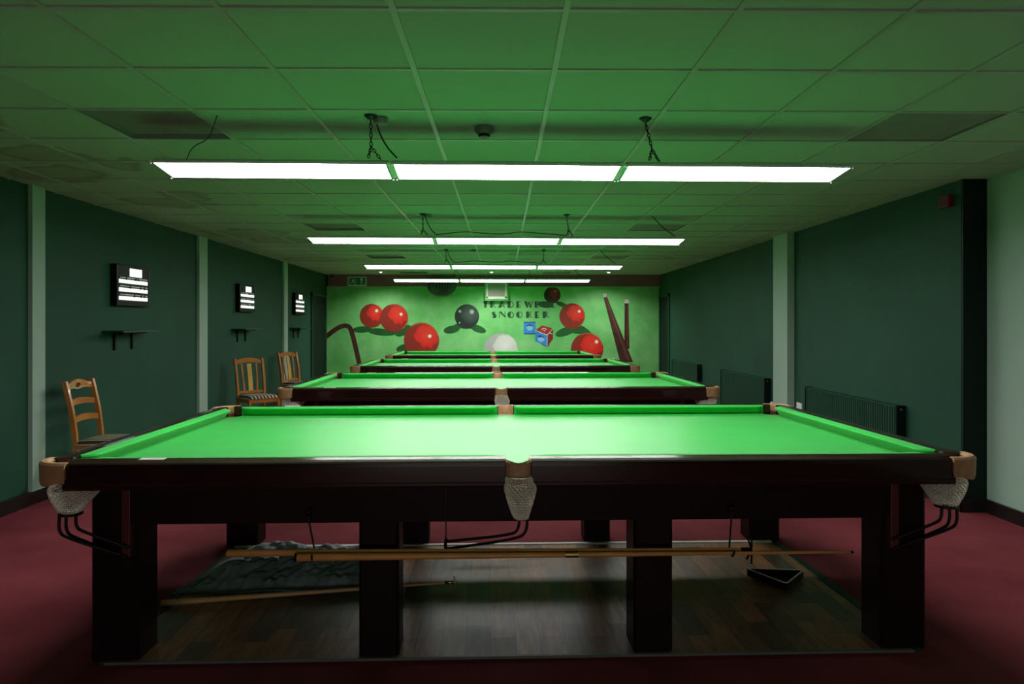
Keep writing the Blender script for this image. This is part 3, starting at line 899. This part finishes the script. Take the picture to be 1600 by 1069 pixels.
def shelf():
    t = empty('wall_shelf', (0, 0, 0))
    bm = bmesh.new(); prism(bm, [(0, -.385), (.19, -.385), (.2, -.37), (.2, .37), (.19, .385), (0, .385)], 'z', -.018, 0)
    link('board', bm, 'radiator', t)
    for y in (-.17, .17):
        bm = bmesh.new()
        box(bm, 0, .018, y-.013, y+.013, -.19, -.018); box(bm, 0, .16, y-.010, y+.010, -.028, -.018)
        if 0: loft(bm, [[(.012, y-.004, -.15), (.012, y+.004, -.15), (.012, y+.004, -.165), (.012, y-.004, -.165)], [(.13, y-.004, -.028), (.13, y+.004, -.028), (.145, y+.004, -.028), (.145, y-.004, -.028)]])
        br = link('bracket', bm, 'black', t)
        bm = bmesh.new(); tube(bm, [(.012, y, -.178), (.017, y, -.178)], .006, 8); link('screw', bm, 'grey', br)
    return t
sb, sh = scoreboard(), shelf()
lab = ['nearest black scoreboard with white strips, level with the first ladder back chair', 'middle black scoreboard on the left wall, above the splat back chair', 'farthest black scoreboard on the left wall']
lab2 = ['nearest dark green wall shelf on two brackets', 'middle dark green wall shelf, below the second scoreboard', 'farthest dark green wall shelf on the left wall']
rz = math.atan2(.18, 11.2)
for k, (y, ys) in enumerate(((7.35, 7.25), (10.76, 10.65), (13.70, 13.60))):
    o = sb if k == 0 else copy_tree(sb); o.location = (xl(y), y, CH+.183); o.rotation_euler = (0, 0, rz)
    tag(o, lab[k], 'scoreboard', 'scoreboards on the left wall')
    o = sh if k == 0 else copy_tree(sh); o.location = (xl(ys)+.001, ys, 1.352); o.rotation_euler = (0, 0, rz)
    tag(o, lab2[k], 'shelf', 'dark green shelves on the left wall')

# ---------------------------------------------------------------- radiators
def radiator():
    t = empty('radiator', (0, 0, 0))       # local: front towards -x, length along y, z from floor
    H0, H1, Lr = .12, .71, .95
    bm = bmesh.new(); n = 46; secs = []
    prof = []
    for i in range(n):
        y0 = -Lr+2*Lr*i/n; w = 2*Lr/n
        prof += [(-.078, y0), (-.078, y0+w*.55), (-.070, y0+w*.65), (-.070, y0+w*.92)]
    prof += [(-.078, Lr), (-.055, Lr), (-.055, -Lr)]
    A = [bm.verts.new((x, y, H0)) for x, y in prof]; B = [bm.verts.new((x, y, H1-.015)) for x, y in prof]
    for i in range(len(prof)):
        j = (i+1) % len(prof); bm.faces.new((A[i], A[j], B[j], B[i]))
    bm.faces.new(A); bm.faces.new(B)
    link('front_panel', bm, 'radiator', t)
    link('back_panel', bevbox(-.018, -.010, -Lr, Lr, H0, H1-.01, .002), 'radiator', t)
    bm = bmesh.new(); box(bm, -.082, -.006, -Lr, Lr, H1-.012, H1)
    for i in range(40):
        pass
    link('top_grille', bm, 'radiator', t)
    for s in (-1, 1):
        bm = bevbox(-.086, -.004, s*Lr-.008, s*Lr+.008, H0-.01, H1+.006, .004)
        link('end_panel', bm, 'rad_end', t)
        bm = bmesh.new(); tube(bm, [(-.045, s*(Lr+.004), H1-.03), (-.045, s*(Lr+.014), H1-.03)], .009, 10); link('air_vent', bm, 'grey', t)
    bm = bmesh.new()
    for s in (-.7, .7): box(bm, -.012, 0, s-.02, s+.02, .2, .6)
    link('wall_bracket', bm, 'rad_end', t)
    v = bmesh.new(); tube(v, [(-.045, -Lr-.03, .05), (-.045, -Lr-.03, .17)], .008, 8); tube(v, [(-.045, -Lr-.035, .14), (-.045, -Lr, .14)], .008, 8)
    for yy in (Lr+.03,): tube(v, [(-.045, yy, .001), (-.045, yy, .17)], .008, 8); tube(v, [(-.045, yy+.005, .14), (-.045, yy-.03, .14)], .008, 8)
    tube(v, [(-.045, -Lr-.03, .001), (-.045, -Lr-.03, .05)], .008, 8)
    link('pipe', v, 'rad_end', t)
    return t
rad = radiator()
rl = ['nearest dark green radiator on the right wall, before the sage pilaster', 'middle dark green radiator, just beyond the sage pilaster', 'farthest dark green radiator on the right wall, by the dark door']
for k, yc in enumerate((7.20, 10.38, 13.66)):
    o = rad if k == 0 else copy_tree(rad); o.location = (XR, yc, 0)
    tag(o, rl[k], 'radiator', 'dark green radiators on the right wall')
# small fixtures on the right wall
so = empty('wall_socket', (XR, 8.50, .455)); tag(so, 'white double socket beside the sage pilaster', 'socket')
link('plate', bevbox(-.010, 0, -.075, .075, -.043, .043, .003), 'white', so)
for s in (-1, 1):
    bm = bmesh.new()
    for dy, dz, w, h in ((0, .016, .004, .009), (-.011, -.004, .007, .003), (.011, -.004, .007, .003)): box(bm, -.0112, -.010, s*.036+dy-w/2, s*.036+dy+w/2, dz-h/2, dz+h/2)
    link('socket_holes', bm, 'black', so)
v = empty('radiator_valve', (XR-.04, 9.27, .40)); tag(v, 'white valve standing by the near end of the middle radiator', 'valve')
bm = bmesh.new(); lathe(bm, [(0, .03), (.018, .028), (.022, .01), (.022, -.03), (.014, -.036), (0, -.036)], 0, 0, 16); link('knob', bm, 'white', v, smooth=True)
bm = bmesh.new(); tube(bm, [(0, 0, -.40), (0, 0, -.03)], .008, 8); link('pipe', bm, 'rad_end', v)
al = empty('alarm_sounder', (XR+.002, 5.64, 2.36)); tag(al, 'dim red alarm box high on the right wall by the wall end', 'alarm')
link('body', bevbox(-.05, 0, -.06, .06, -.045, .045, .008), 'redbox', al)
bm = bmesh.new()
for i in range(4): box(bm, -.0525, -.05, -.045, .045, -.03+i*.017, -.022+i*.017)
link('grille', bm, 'black', al)

# ---------------------------------------------------------------- mural
YM = YB-.004
def mp(px, py, lift=0): return at(px, py, YM-lift)
mur = empty('wall_mural', (0, YM, 0)); tag(mur, 'green painted mural of snooker balls, cues and lettering on the end wall', 'mural')
def flat(name, polys, m, lift, label=None, parent=mur):
    """polys: list of pixel polygons on the wall, laid as thin paint on the wall plane"""
    bm = bmesh.new()
    for pts in polys:
        vs = [mp(*p) for p in pts]
        A = [bm.verts.new((v.x, -lift, v.z)) for v in vs]; B = [bm.verts.new((v.x, -lift+.0006, v.z)) for v in vs]
        n_ = len(A)
        bm.faces.new(A); bm.faces.new(B)
        for i in range(n_): bm.faces.new((A[i], A[(i+1) % n_], B[(i+1) % n_], B[i]))
    bmesh.ops.triangulate(bm, faces=[f for f in bm.faces if len(f.verts) > 4])
    o = link(name, bm, m, parent)
    if label: o['label'] = label
    return o
bm = bmesh.new(); box(bm, mp(510, 500).x, XR-.005, -.0005, .003, .02, 2.24); link('painted_background', bm, 'mural_bg', mur)
def circ(cx, cy, r, n=40, sx=1, sy=1, rot=0):
    out = []
    for k in range(n):
        a = 2*PI*k/n; x, y = r*sx*math.cos(a), r*sy*math.sin(a)
        out.append((cx+x*math.cos(rot)-y*math.sin(rot), cy+x*math.sin(rot)+y*math.cos(rot)))
    return out
NSH = [0]
def pshadow(cx, cy, rx, ry, rot=0):
    NSH[0] += 1; flat('painted_shadow', [circ(cx, cy, 1, 32, rx, ry, rot)], 'p_shadow', .0012+.0002*NSH[0])
for s in ((566, 515, 15, 5, -.05), (596, 519, 22, 5.5, .1), (630, 517, 14, 7, -.5), (645, 544, 26, 9, -.1), (706, 515, 13, 6, -.2), (747, 514, 13, 5.5, .35), (714, 510, 10, 4, -.5), (729, 509, 16, 5, 0),
          (852, 476, 13, 5, .1), (878, 476, 10, 3.5, .35), (884, 518, 17, 6.5, -.35), (912, 518, 14, 6, .5), (903, 515, 14, 7, .1), (850, 536, 9, 4, .5)):
    pshadow(*s)
def pball(cx, cy, r, m, label, hl, rim=None, lift=.006):
    c = mp(cx, cy); R = r/ (F/ (YM*math.cos(YAW)+c.x*math.sin(YAW)))
    bm = bmesh.new()
    A = [bm.verts.new((math.cos(2*PI*k/48), 0, math.sin(2*PI*k/48))) for k in range(48)]; B = [bm.verts.new((v.co.x, .004, v.co.z)) for v in A]
    bm.faces.new(A); bm.faces.new(B)
    for i in range(48): bm.faces.new((A[i], A[(i+1) % 48], B[(i+1) % 48], B[i]))
    o = link('painted_ball', bm, m, mur); o.scale = (R, .25, R); o.location = (c.x, -lift, c.z); o['label'] = label
    for (hx, hy, hr, hm) in hl:
        bm = bmesh.new(); A = [bm.verts.new((hx+hr*math.cos(2*PI*k/20), -.006, hy+hr*math.sin(2*PI*k/20))) for k in range(20)]
        B = [bm.verts.new((v.co.x, 0, v.co.z)) for v in A]
        bm.faces.new(A); bm.faces.new(B)
        for i in range(20): bm.faces.new((A[i], A[(i+1) % 20], B[(i+1) % 20], B[i]))
        link('painted_highlight', bm, hm, o)
    if rim:
        bm = bmesh.new(); rows = []
        for k in range(17):
            a = rim[0]+(rim[1]-rim[0])*k/16
            rows.append([(math.cos(a)*q, y, math.sin(a)*q) for q, y in ((.93, -.004), (.99, -.004), (.99, 0), (.93, 0))])
        loft(bm, rows); link('painted_rim_light', bm, 'p_rim', o)
pball(580.8, 493.5, 18.5, 'p_red', 'left red painted ball of the touching pair', [(.42, .42, .13, 'p_spec')], None, .0065)
pball(615.8, 497, 22, 'p_red', 'right red painted ball of the touching pair', [(.50, .26, .11, 'p_spec')], (-.9, 1.9), .008)
pball(658.6, 531.5, 27.5, 'p_red', 'large red painted ball lower left', [(.47, .22, .10, 'p_spec')], (.2, 2.2), .008)
pball(729.6, 494.5, 19, 'p_black', 'black painted ball', [(.40, .38, .18, 'p_spec_grey'), (-.58, .42, .12, 'p_spec_grey'), (-.60, -.52, .07, 'p_spec_grey')], None)
pball(862.9, 461, 13, 'p_darkred', 'small dark red painted ball at the top', [(.35, .45, .10, 'p_spec_grey')])
pball(894, 494, 20, 'p_red', 'red painted ball right of the lettering', [(.55, .37, .11, 'p_spec')], (-1, 1), .008)
pball(917.4, 545.5, 25.3, 'p_red', 'large red painted ball lower right', [(.58, .45, .11, 'p_spec')], (.2, 2.0), .006)
pball(782.5, 547.5, 26.8, 'p_white', 'white painted cue ball', [])
# painted cues
flat('painted_cue', [[(942.5, 463), (947.5, 461.5), (989, 566), (969, 566)]], 'p_brown', .004, 'left leaning painted cue')
flat('painted_cue', [[(976, 473), (982, 473), (983.5, 545), (975.5, 545)]], 'p_brown', .003, 'right upright painted cue')
flat('painted_cue_tip', [[(941.5, 459), (948, 458), (948, 464), (943, 465)], [(976, 468), (982.5, 468), (982.5, 474), (976, 474)]], 'p_spec', .006)
flat('painted_cue_gleam', [[(946, 466), (947.5, 465.5), (984, 562), (979, 563)], [(980, 475), (981.5, 475), (981.8, 540), (980, 540)]], 'p_brown_light', .0055)
arcp = smooth_path([Vector((506, 529, 0)), Vector((530, 510, 0)), Vector((546, 508, 0)), Vector((552, 526, 0)), Vector((563, 575, 0))], 3)
up_, dn_ = [], []
for i, p in enumerate(arcp):
    d_ = (arcp[min(i+1, len(arcp)-1)]-arcp[max(i-1, 0)]).normalized(); w_ = 3.6
    up_.append((max(p.x-d_.y*w_, 509.7), p.y+d_.x*w_)); dn_.append((max(p.x+d_.y*w_, 509.7), p.y-d_.x*w_))
quads = [[up_[i], up_[i+1], dn_[i+1], dn_[i]] for i in range(len(up_)-1)]
flat('painted_bent_rest', quads, 'p_brown', .004, 'bent brown painted rest at the left edge')
# chalks
flat('painted_chalk', [[(818.5, 503.5), (836.8, 503.5), (836.8, 521.5), (818, 521.5)]], 'p_blue', .004, 'blue painted chalk block')
flat('painted_chalk_edge', [[(818.5, 503), (836.8, 503), (836.8, 504.5), (818.5, 504.5)], [(818, 520.5), (836.8, 520.5), (836.8, 522.5), (820, 522.5)]], 'p_blue_dark', .005)
flat('painted_chalk_hollow', [circ(827.7, 511.5, 5.2, 24)], 'p_blue_pale', .005)
flat('painted_chalk_shade', [[(822.5, 511), (823.5, 508), (827.7, 506.3), (832, 508), (833, 511), (830, 509.3), (825.5, 509.3)]], 'p_blue_dark', .006)
flat('painted_chalk_front', [[(836.2, 516.5), (855, 524), (855, 541.5), (836.2, 533)]], 'p_blue', .008, 'blue front of the painted chalk cube')
flat('painted_chalk_top', [[(836.2, 516), (847, 508.5), (864, 513), (855, 523.6)]], 'p_red_flat', .008)
flat('painted_chalk_side', [[(855, 524), (864, 513.2), (864, 530), (855, 541.5)]], 'p_red_side', .008)
flat('painted_chalk_hollow', [circ(845.5, 529, 5.4, 24, 1, 1.0, .3)], 'p_blue_pale', .009)
flat('painted_chalk_shade', [[(840.5, 528), (841, 524.5), (845, 523.3), (850, 526), (851, 529), (846.5, 526.8)]], 'p_blue_dark', .010)
def ringseg(cx, cy, r, w, a0, a1, n=10, sy=1):
    out = []
    for i in range(n):
        a, b2 = a0+(a1-a0)*i/n, a0+(a1-a0)*(i+1)/n
        out.append([(cx+r*math.cos(a), cy-sy*r*math.sin(a)), (cx+r*math.cos(b2), cy-sy*r*math.sin(b2)), (cx+(r-w)*math.cos(b2), cy-sy*(r-w)*math.sin(b2)), (cx+(r-w)*math.cos(a), cy-sy*(r-w)*math.sin(a))])
    return out
def seg(x0, y0, x1, y1, w):
    d = math.hypot(x1-x0, y1-y0); nx_, ny_ = -(y1-y0)/d*w/2, (x1-x0)/d*w/2
    return [(x0+nx_, y0+ny_), (x1+nx_, y1+ny_), (x1-nx_, y1-ny_), (x0-nx_, y0-ny_)]
flat('painted_chalk_mark', ringseg(850, 516, 4.3, 1, .2, 2.9, 8, .75)+[seg(849, 516, 852, 517, 1)]+ringseg(859.5, 524, 3.8, .9, .5, 2.6, 8)
     + [seg(836.2, 516.2, 855, 523.8, .8), seg(855, 523.8, 864, 513.2, .7), seg(855, 524, 855, 541, .6)], 'p_spec', .0095)
# lettering: fat stem with hairline strokes
TH = .9
def glyph(c, x, y, w, h):
    f = min(4.6, w*.50); P_ = []; y1 = y+h
    if c == 'T': P_ = [[(x+w*.28, y), (x+w*.28+f, y), (x+w*.28+f, y1), (x+w*.28, y1)], seg(x-w*.1, y+.5, x+w, y+.5, TH)]
    elif c in 'RDELK':
        P_ = [[(x, y), (x+f, y), (x+f, y1), (x, y1)]]
        if c == 'R':
            P_ += ringseg(x+f, y+h*.28, h*.29, TH, -PI/2, PI/2) + [seg(x+f, y+h*.56, x+w, y1, TH), seg(x+f, y+.4, x+f+1, y+.4, TH)]
        if c == 'D': P_ += ringseg(x+f, y+h*.5, h*.5, TH, -PI/2, PI/2, 12)
        if c == 'E': P_ += [seg(x, y+.45, x+w, y+.45, TH), seg(x+f, y+h*.62, x+w*.9, y+h*.62, TH), seg(x, y1-.45, x+w, y1-.45, TH)]
        if c == 'L': P_ += [seg(x, y1-.45, x+w, y1-.45, TH)]
        if c == 'K': P_ += [seg(x+f, y+h*.6, x+w*.85, y, TH), seg(x+f+.6, y+h*.5, x+w, y1, TH)]
    elif c == 'A': P_ = [[(x, y1), (x+w*.42, y+h*.15), (x+w*.6, y), (x+w*.72, y), (x+w*.45, y1)], seg(x+w*.68, y, x+w, y1, TH), seg(x+w*.4, y+h*.72, x+w*.9, y+h*.72, TH)]
    elif c == 'W': P_ = [[(x, y), (x+f, y), (x+w*.42, y1), (x+w*.30, y1)], seg(x+w*.36, y1, x+w*.56, y, TH), [(x+w*.50, y+h*.15), (x+w*.66, y+h*.15), (x+w*.80, y1), (x+w*.68, y1)], seg(x+w*.74, y1, x+w, y, TH)]
    elif c == 'S': P_ = [[(x, y+h*.12), (x+f*.8, y+h*.05), (x+w*1.0, y+h*.62), (x+w*.9, y1-1), (x+w*.5, y1)]] + ringseg(x+w*.55, y+h*.25, h*.24, TH, 0.2, PI, 8) + ringseg(x+w*.5, y+h*.75, h*.25, TH, PI+.3, 2*PI-.1, 8)
    elif c == 'N': P_ = [seg(x+.4, y, x+.4, y1, TH), [(x, y), (x+f*.8, y), (x+w, y1-h*.25), (x+w, y1)], seg(x+w-.4, y, x+w-.4, y1, TH)]
    elif c == 'O':
        r_ = h*.5
        P_ = ringseg(x+r_, y+r_, r_, TH, -PI/2, PI/2, 12)
        L_ = [(x+r_-.2+r_*math.cos(a), y+r_-r_*math.sin(a)) for a in [PI/2+PI*i/12 for i in range(13)]]
        P_ += [L_]
    return P_
def word(s, xs, y, h):
    for c, (a, b2) in zip(s, xs): flat('painted_letter', glyph(c, 740+a/8.906, y, (b2-a)/8.906, h), 'p_text', .012)
word('TRADEWELL', [(130, 195), (228, 305), (340, 430), (472, 555), (594, 655), (702, 820), (850, 912), (962, 1020), (1078, 1135)], 471, 9.7)
word('SNOOKER', [(250, 318), (355, 440), (472, 556), (592, 680), (730, 815), (852, 915), (962, 1050)], 487, 9.7)

# ---------------------------------------------------------------- things on the end wall
sg = empty('exit_sign', mp(559.5, 440.0)+Vector((0, -.13, 0))); tag(sg, 'green exit sign with running figure and arrow on the bulkhead', 'exit sign')
link('case', bevbox(-.205, .205, 0, .03, -.098, .098, .004), 'sign_white', sg)
bm = bmesh.new(); box(bm, -.188, .188, -.003, .002, -.080, .080); link('sign_face', bm, 'sign_green', sg)
bm = bmesh.new()
def q2(pts):
    A = [bm.verts.new((x, -.006, z)) for x, z in pts]; B = [bm.verts.new((x, -.003, z)) for x, z in pts]
    bm.faces.new(A); bm.faces.new(B)
    for i in range(len(A)): bm.faces.new((A[i], A[(i+1) % len(A)], B[(i+1) % len(A)], B[i]))
def s2(x0, z0, x1, z1, w): q2(seg(x0, z0, x1, z1, w))
s2(.10, -.06, .10, .05, .014); s2(.10, .062, .065, .02, .014); s2(.10, .062, .135, .02, .014)
q2(circ(-.075, .045, .012, 10)); s2(-.08, .028, -.095, -.012, .022); s2(-.083, .022, -.045, .010, .009); s2(-.083, .022, -.120, .012, .009)
s2(-.095, -.012, -.060, -.030, .011); s2(-.060, -.030, -.065, -.062, .011); s2(-.095, -.012, -.118, -.040, .011); s2(-.118, -.040, -.145, -.045, .011)
s2(-.165, -.065, -.165, .062, .008); s2(-.165, .062, -.125, .062, .008); s2(-.03, -.065, -.03, .05, .008)
link('pictogram', bm, 'sign_white', sg)
# ribbed half bowl
c = mp(691, 444)
up = empty('wall_uplighter', (c.x, YB-.10, c.z)); tag(up, 'black ribbed half-bowl fixture at the top of the mural', 'wall light')
bm = bmesh.new(); rows = []; n = 64
for k in range(n+1):
    a = PI+PI*k/n; rb = 1 if k % 2 else .95
    rows.append([(.33*rb*math.cos(a)*math.sin(t)**.85, .24*rb*math.sin(a)*math.sin(t)**.85, -.27*math.cos(t)) for t in [.06+(PI/2-.06)*i/10 for i in range(11)]])
loft(bm, rows, closed=False, caps=False)
link('bowl', bm, 'ribbed', up)
link('back_plate', bevbox(-.31, .31, -.012, .0, -.02, .03, .003), 'ribbed', up)
bm = bmesh.new(); box(bm, -.30, .30, -.02, .10, -.01, .01); link('rim', bm, 'ribbed', up)
bm = bmesh.new()
for k in range(17):
    a = PI+PI*(k+.5)/17
    tube(bm, [(.325*math.cos(a)*math.sin(t)**.85, .236*math.sin(a)*math.sin(t)**.85, -.268*math.cos(t)) for t in [.1+(PI/2-.1)*i/10 for i in range(11)]], .007, 5)
link('ribs', bm, 'grey', up)
# vent box
c0, c1_ = mp(757.5, 440), mp(794, 470)
vt = empty('vent_box', ((c0.x+c1_.x)/2, YB-.13, c1_.z)); tag(vt, 'cream framed ventilation grille in a green boxing above the lettering', 'vent')
w = (c1_.x-c0.x)/2; h = CZ-c1_.z-.16
link('boxing', bevbox(-w, w, 0, .13, 0, h, .005), 'mural_bg', vt)
h2 = h
bm = bmesh.new(); a, b2 = w-.035, .055
box(bm, -a, -a+.035, -.02, .005, b2, h2-.01); box(bm, a-.035, a, -.02, .005, b2, h2-.01); box(bm, -a, a, -.02, .005, b2-.02, b2+.03); box(bm, -a, a, -.02, .005, h2-.03, h2-.005)
link('frame', bm, 'cream', vt)
bm = bmesh.new()
box(bm, -a+.03, a-.03, -.0015, .003, b2, h2-.02)
nn = 18
for i in range(nn):
    z = b2+.03+(h2-b2-.06)*i/nn; box(bm, -a+.035, a-.035, -.006, -.002, z, z+(h2-b2-.06)/nn*.6)
link('grille', bm, 'mesh_grey', vt)
# security camera in the far left corner, small ceiling sensors
cc = empty('security_camera', (xl(15.8)+.20, 15.8, CZ-.003)); tag(cc, 'small white dome camera at the far left ceiling corner', 'camera')
bm = bmesh.new(); lathe(bm, [(0, 0), (.05, 0), (.05, -.025), (.044, -.03), (0, -.03)], 0, 0, 18); link('base', bm, 'grey', cc)
bm = bmesh.new(); lathe(bm, [(.040, -.03), (.036, -.05), (.02, -.064), (0.0, -.068)], 0, 0, 18); link('dome', bm, 'black', cc, smooth=True)
for (px, lbl) in ((595, 'tiny spotlight set in the far ceiling, left of the last lamp'), (768, 'tiny spotlight set in the far ceiling above the last lamp'), (951, 'tiny spotlight set in the far ceiling, right of the last lamp')):
    Y = 15.3; p = at(px, 427, Y)
    e = empty('downlight', (p.x, Y, CZ-.003)); tag(e, lbl, 'downlight', 'tiny downlights near the end wall')
    sl = bpy.data.lights.new('downlight_beam', 'SPOT'); sl.energy = 60; sl.spot_size = math.radians(150); sl.spot_blend = .8; sl.shadow_soft_size = .022; sl.color = (1, .98, .92)
    so_ = bpy.data.objects.new('downlight_beam', sl); COL.objects.link(so_); so_.parent = e; so_.location = (0, 0, -.035)
    bm = bmesh.new(); lathe(bm, [(.024, -.004), (.042, -.008), (.045, 0), (.024, 0)], 0, 0, 18); link('bezel', bm, 'white', e)
    bm = bmesh.new(); lathe(bm, [(0, -.005), (.024, -.005), (.024, 0)], 0, 0, 18); link('lens', bm, 'spot' if 'spot' in M else 'white', e)

# dim fill light added behind the camera, no entrance built there
la = bpy.data.lights.new('added_fill_light', 'AREA'); la.shape = 'RECTANGLE'; la.size = 2.6; la.size_y = .9; la.energy = 19; la.color = (1, .97, .92)
lo = bpy.data.objects.new('added_fill_light', la); COL.objects.link(lo); lo.location = (0, YF+.05, .62); lo.rotation_euler = (-PI/2, 0, PI)
# ---------------------------------------------------------------- world, camera
w = bpy.data.worlds.new('World'); S.world = w; w.use_nodes = True
w.node_tree.nodes['Background'].inputs[0].default_value = (0, 0, 0, 1)
cam = bpy.data.cameras.new('Camera'); co = bpy.data.objects.new('Camera', cam); COL.objects.link(co)
co.location = (0, 0, CH); co.rotation_euler = (PI/2, 0, -YAW)
cam.sensor_width = 36; cam.lens = F/1600*36; cam.shift_y = SY/1600; cam.clip_start = .05; cam.clip_end = 60
S.camera = co
S.view_settings.view_transform = 'Standard'; S.view_settings.look = 'None'
S.view_settings.exposure = 0; S.view_settings.gamma = 1; S.view_settings.use_curve_mapping = False
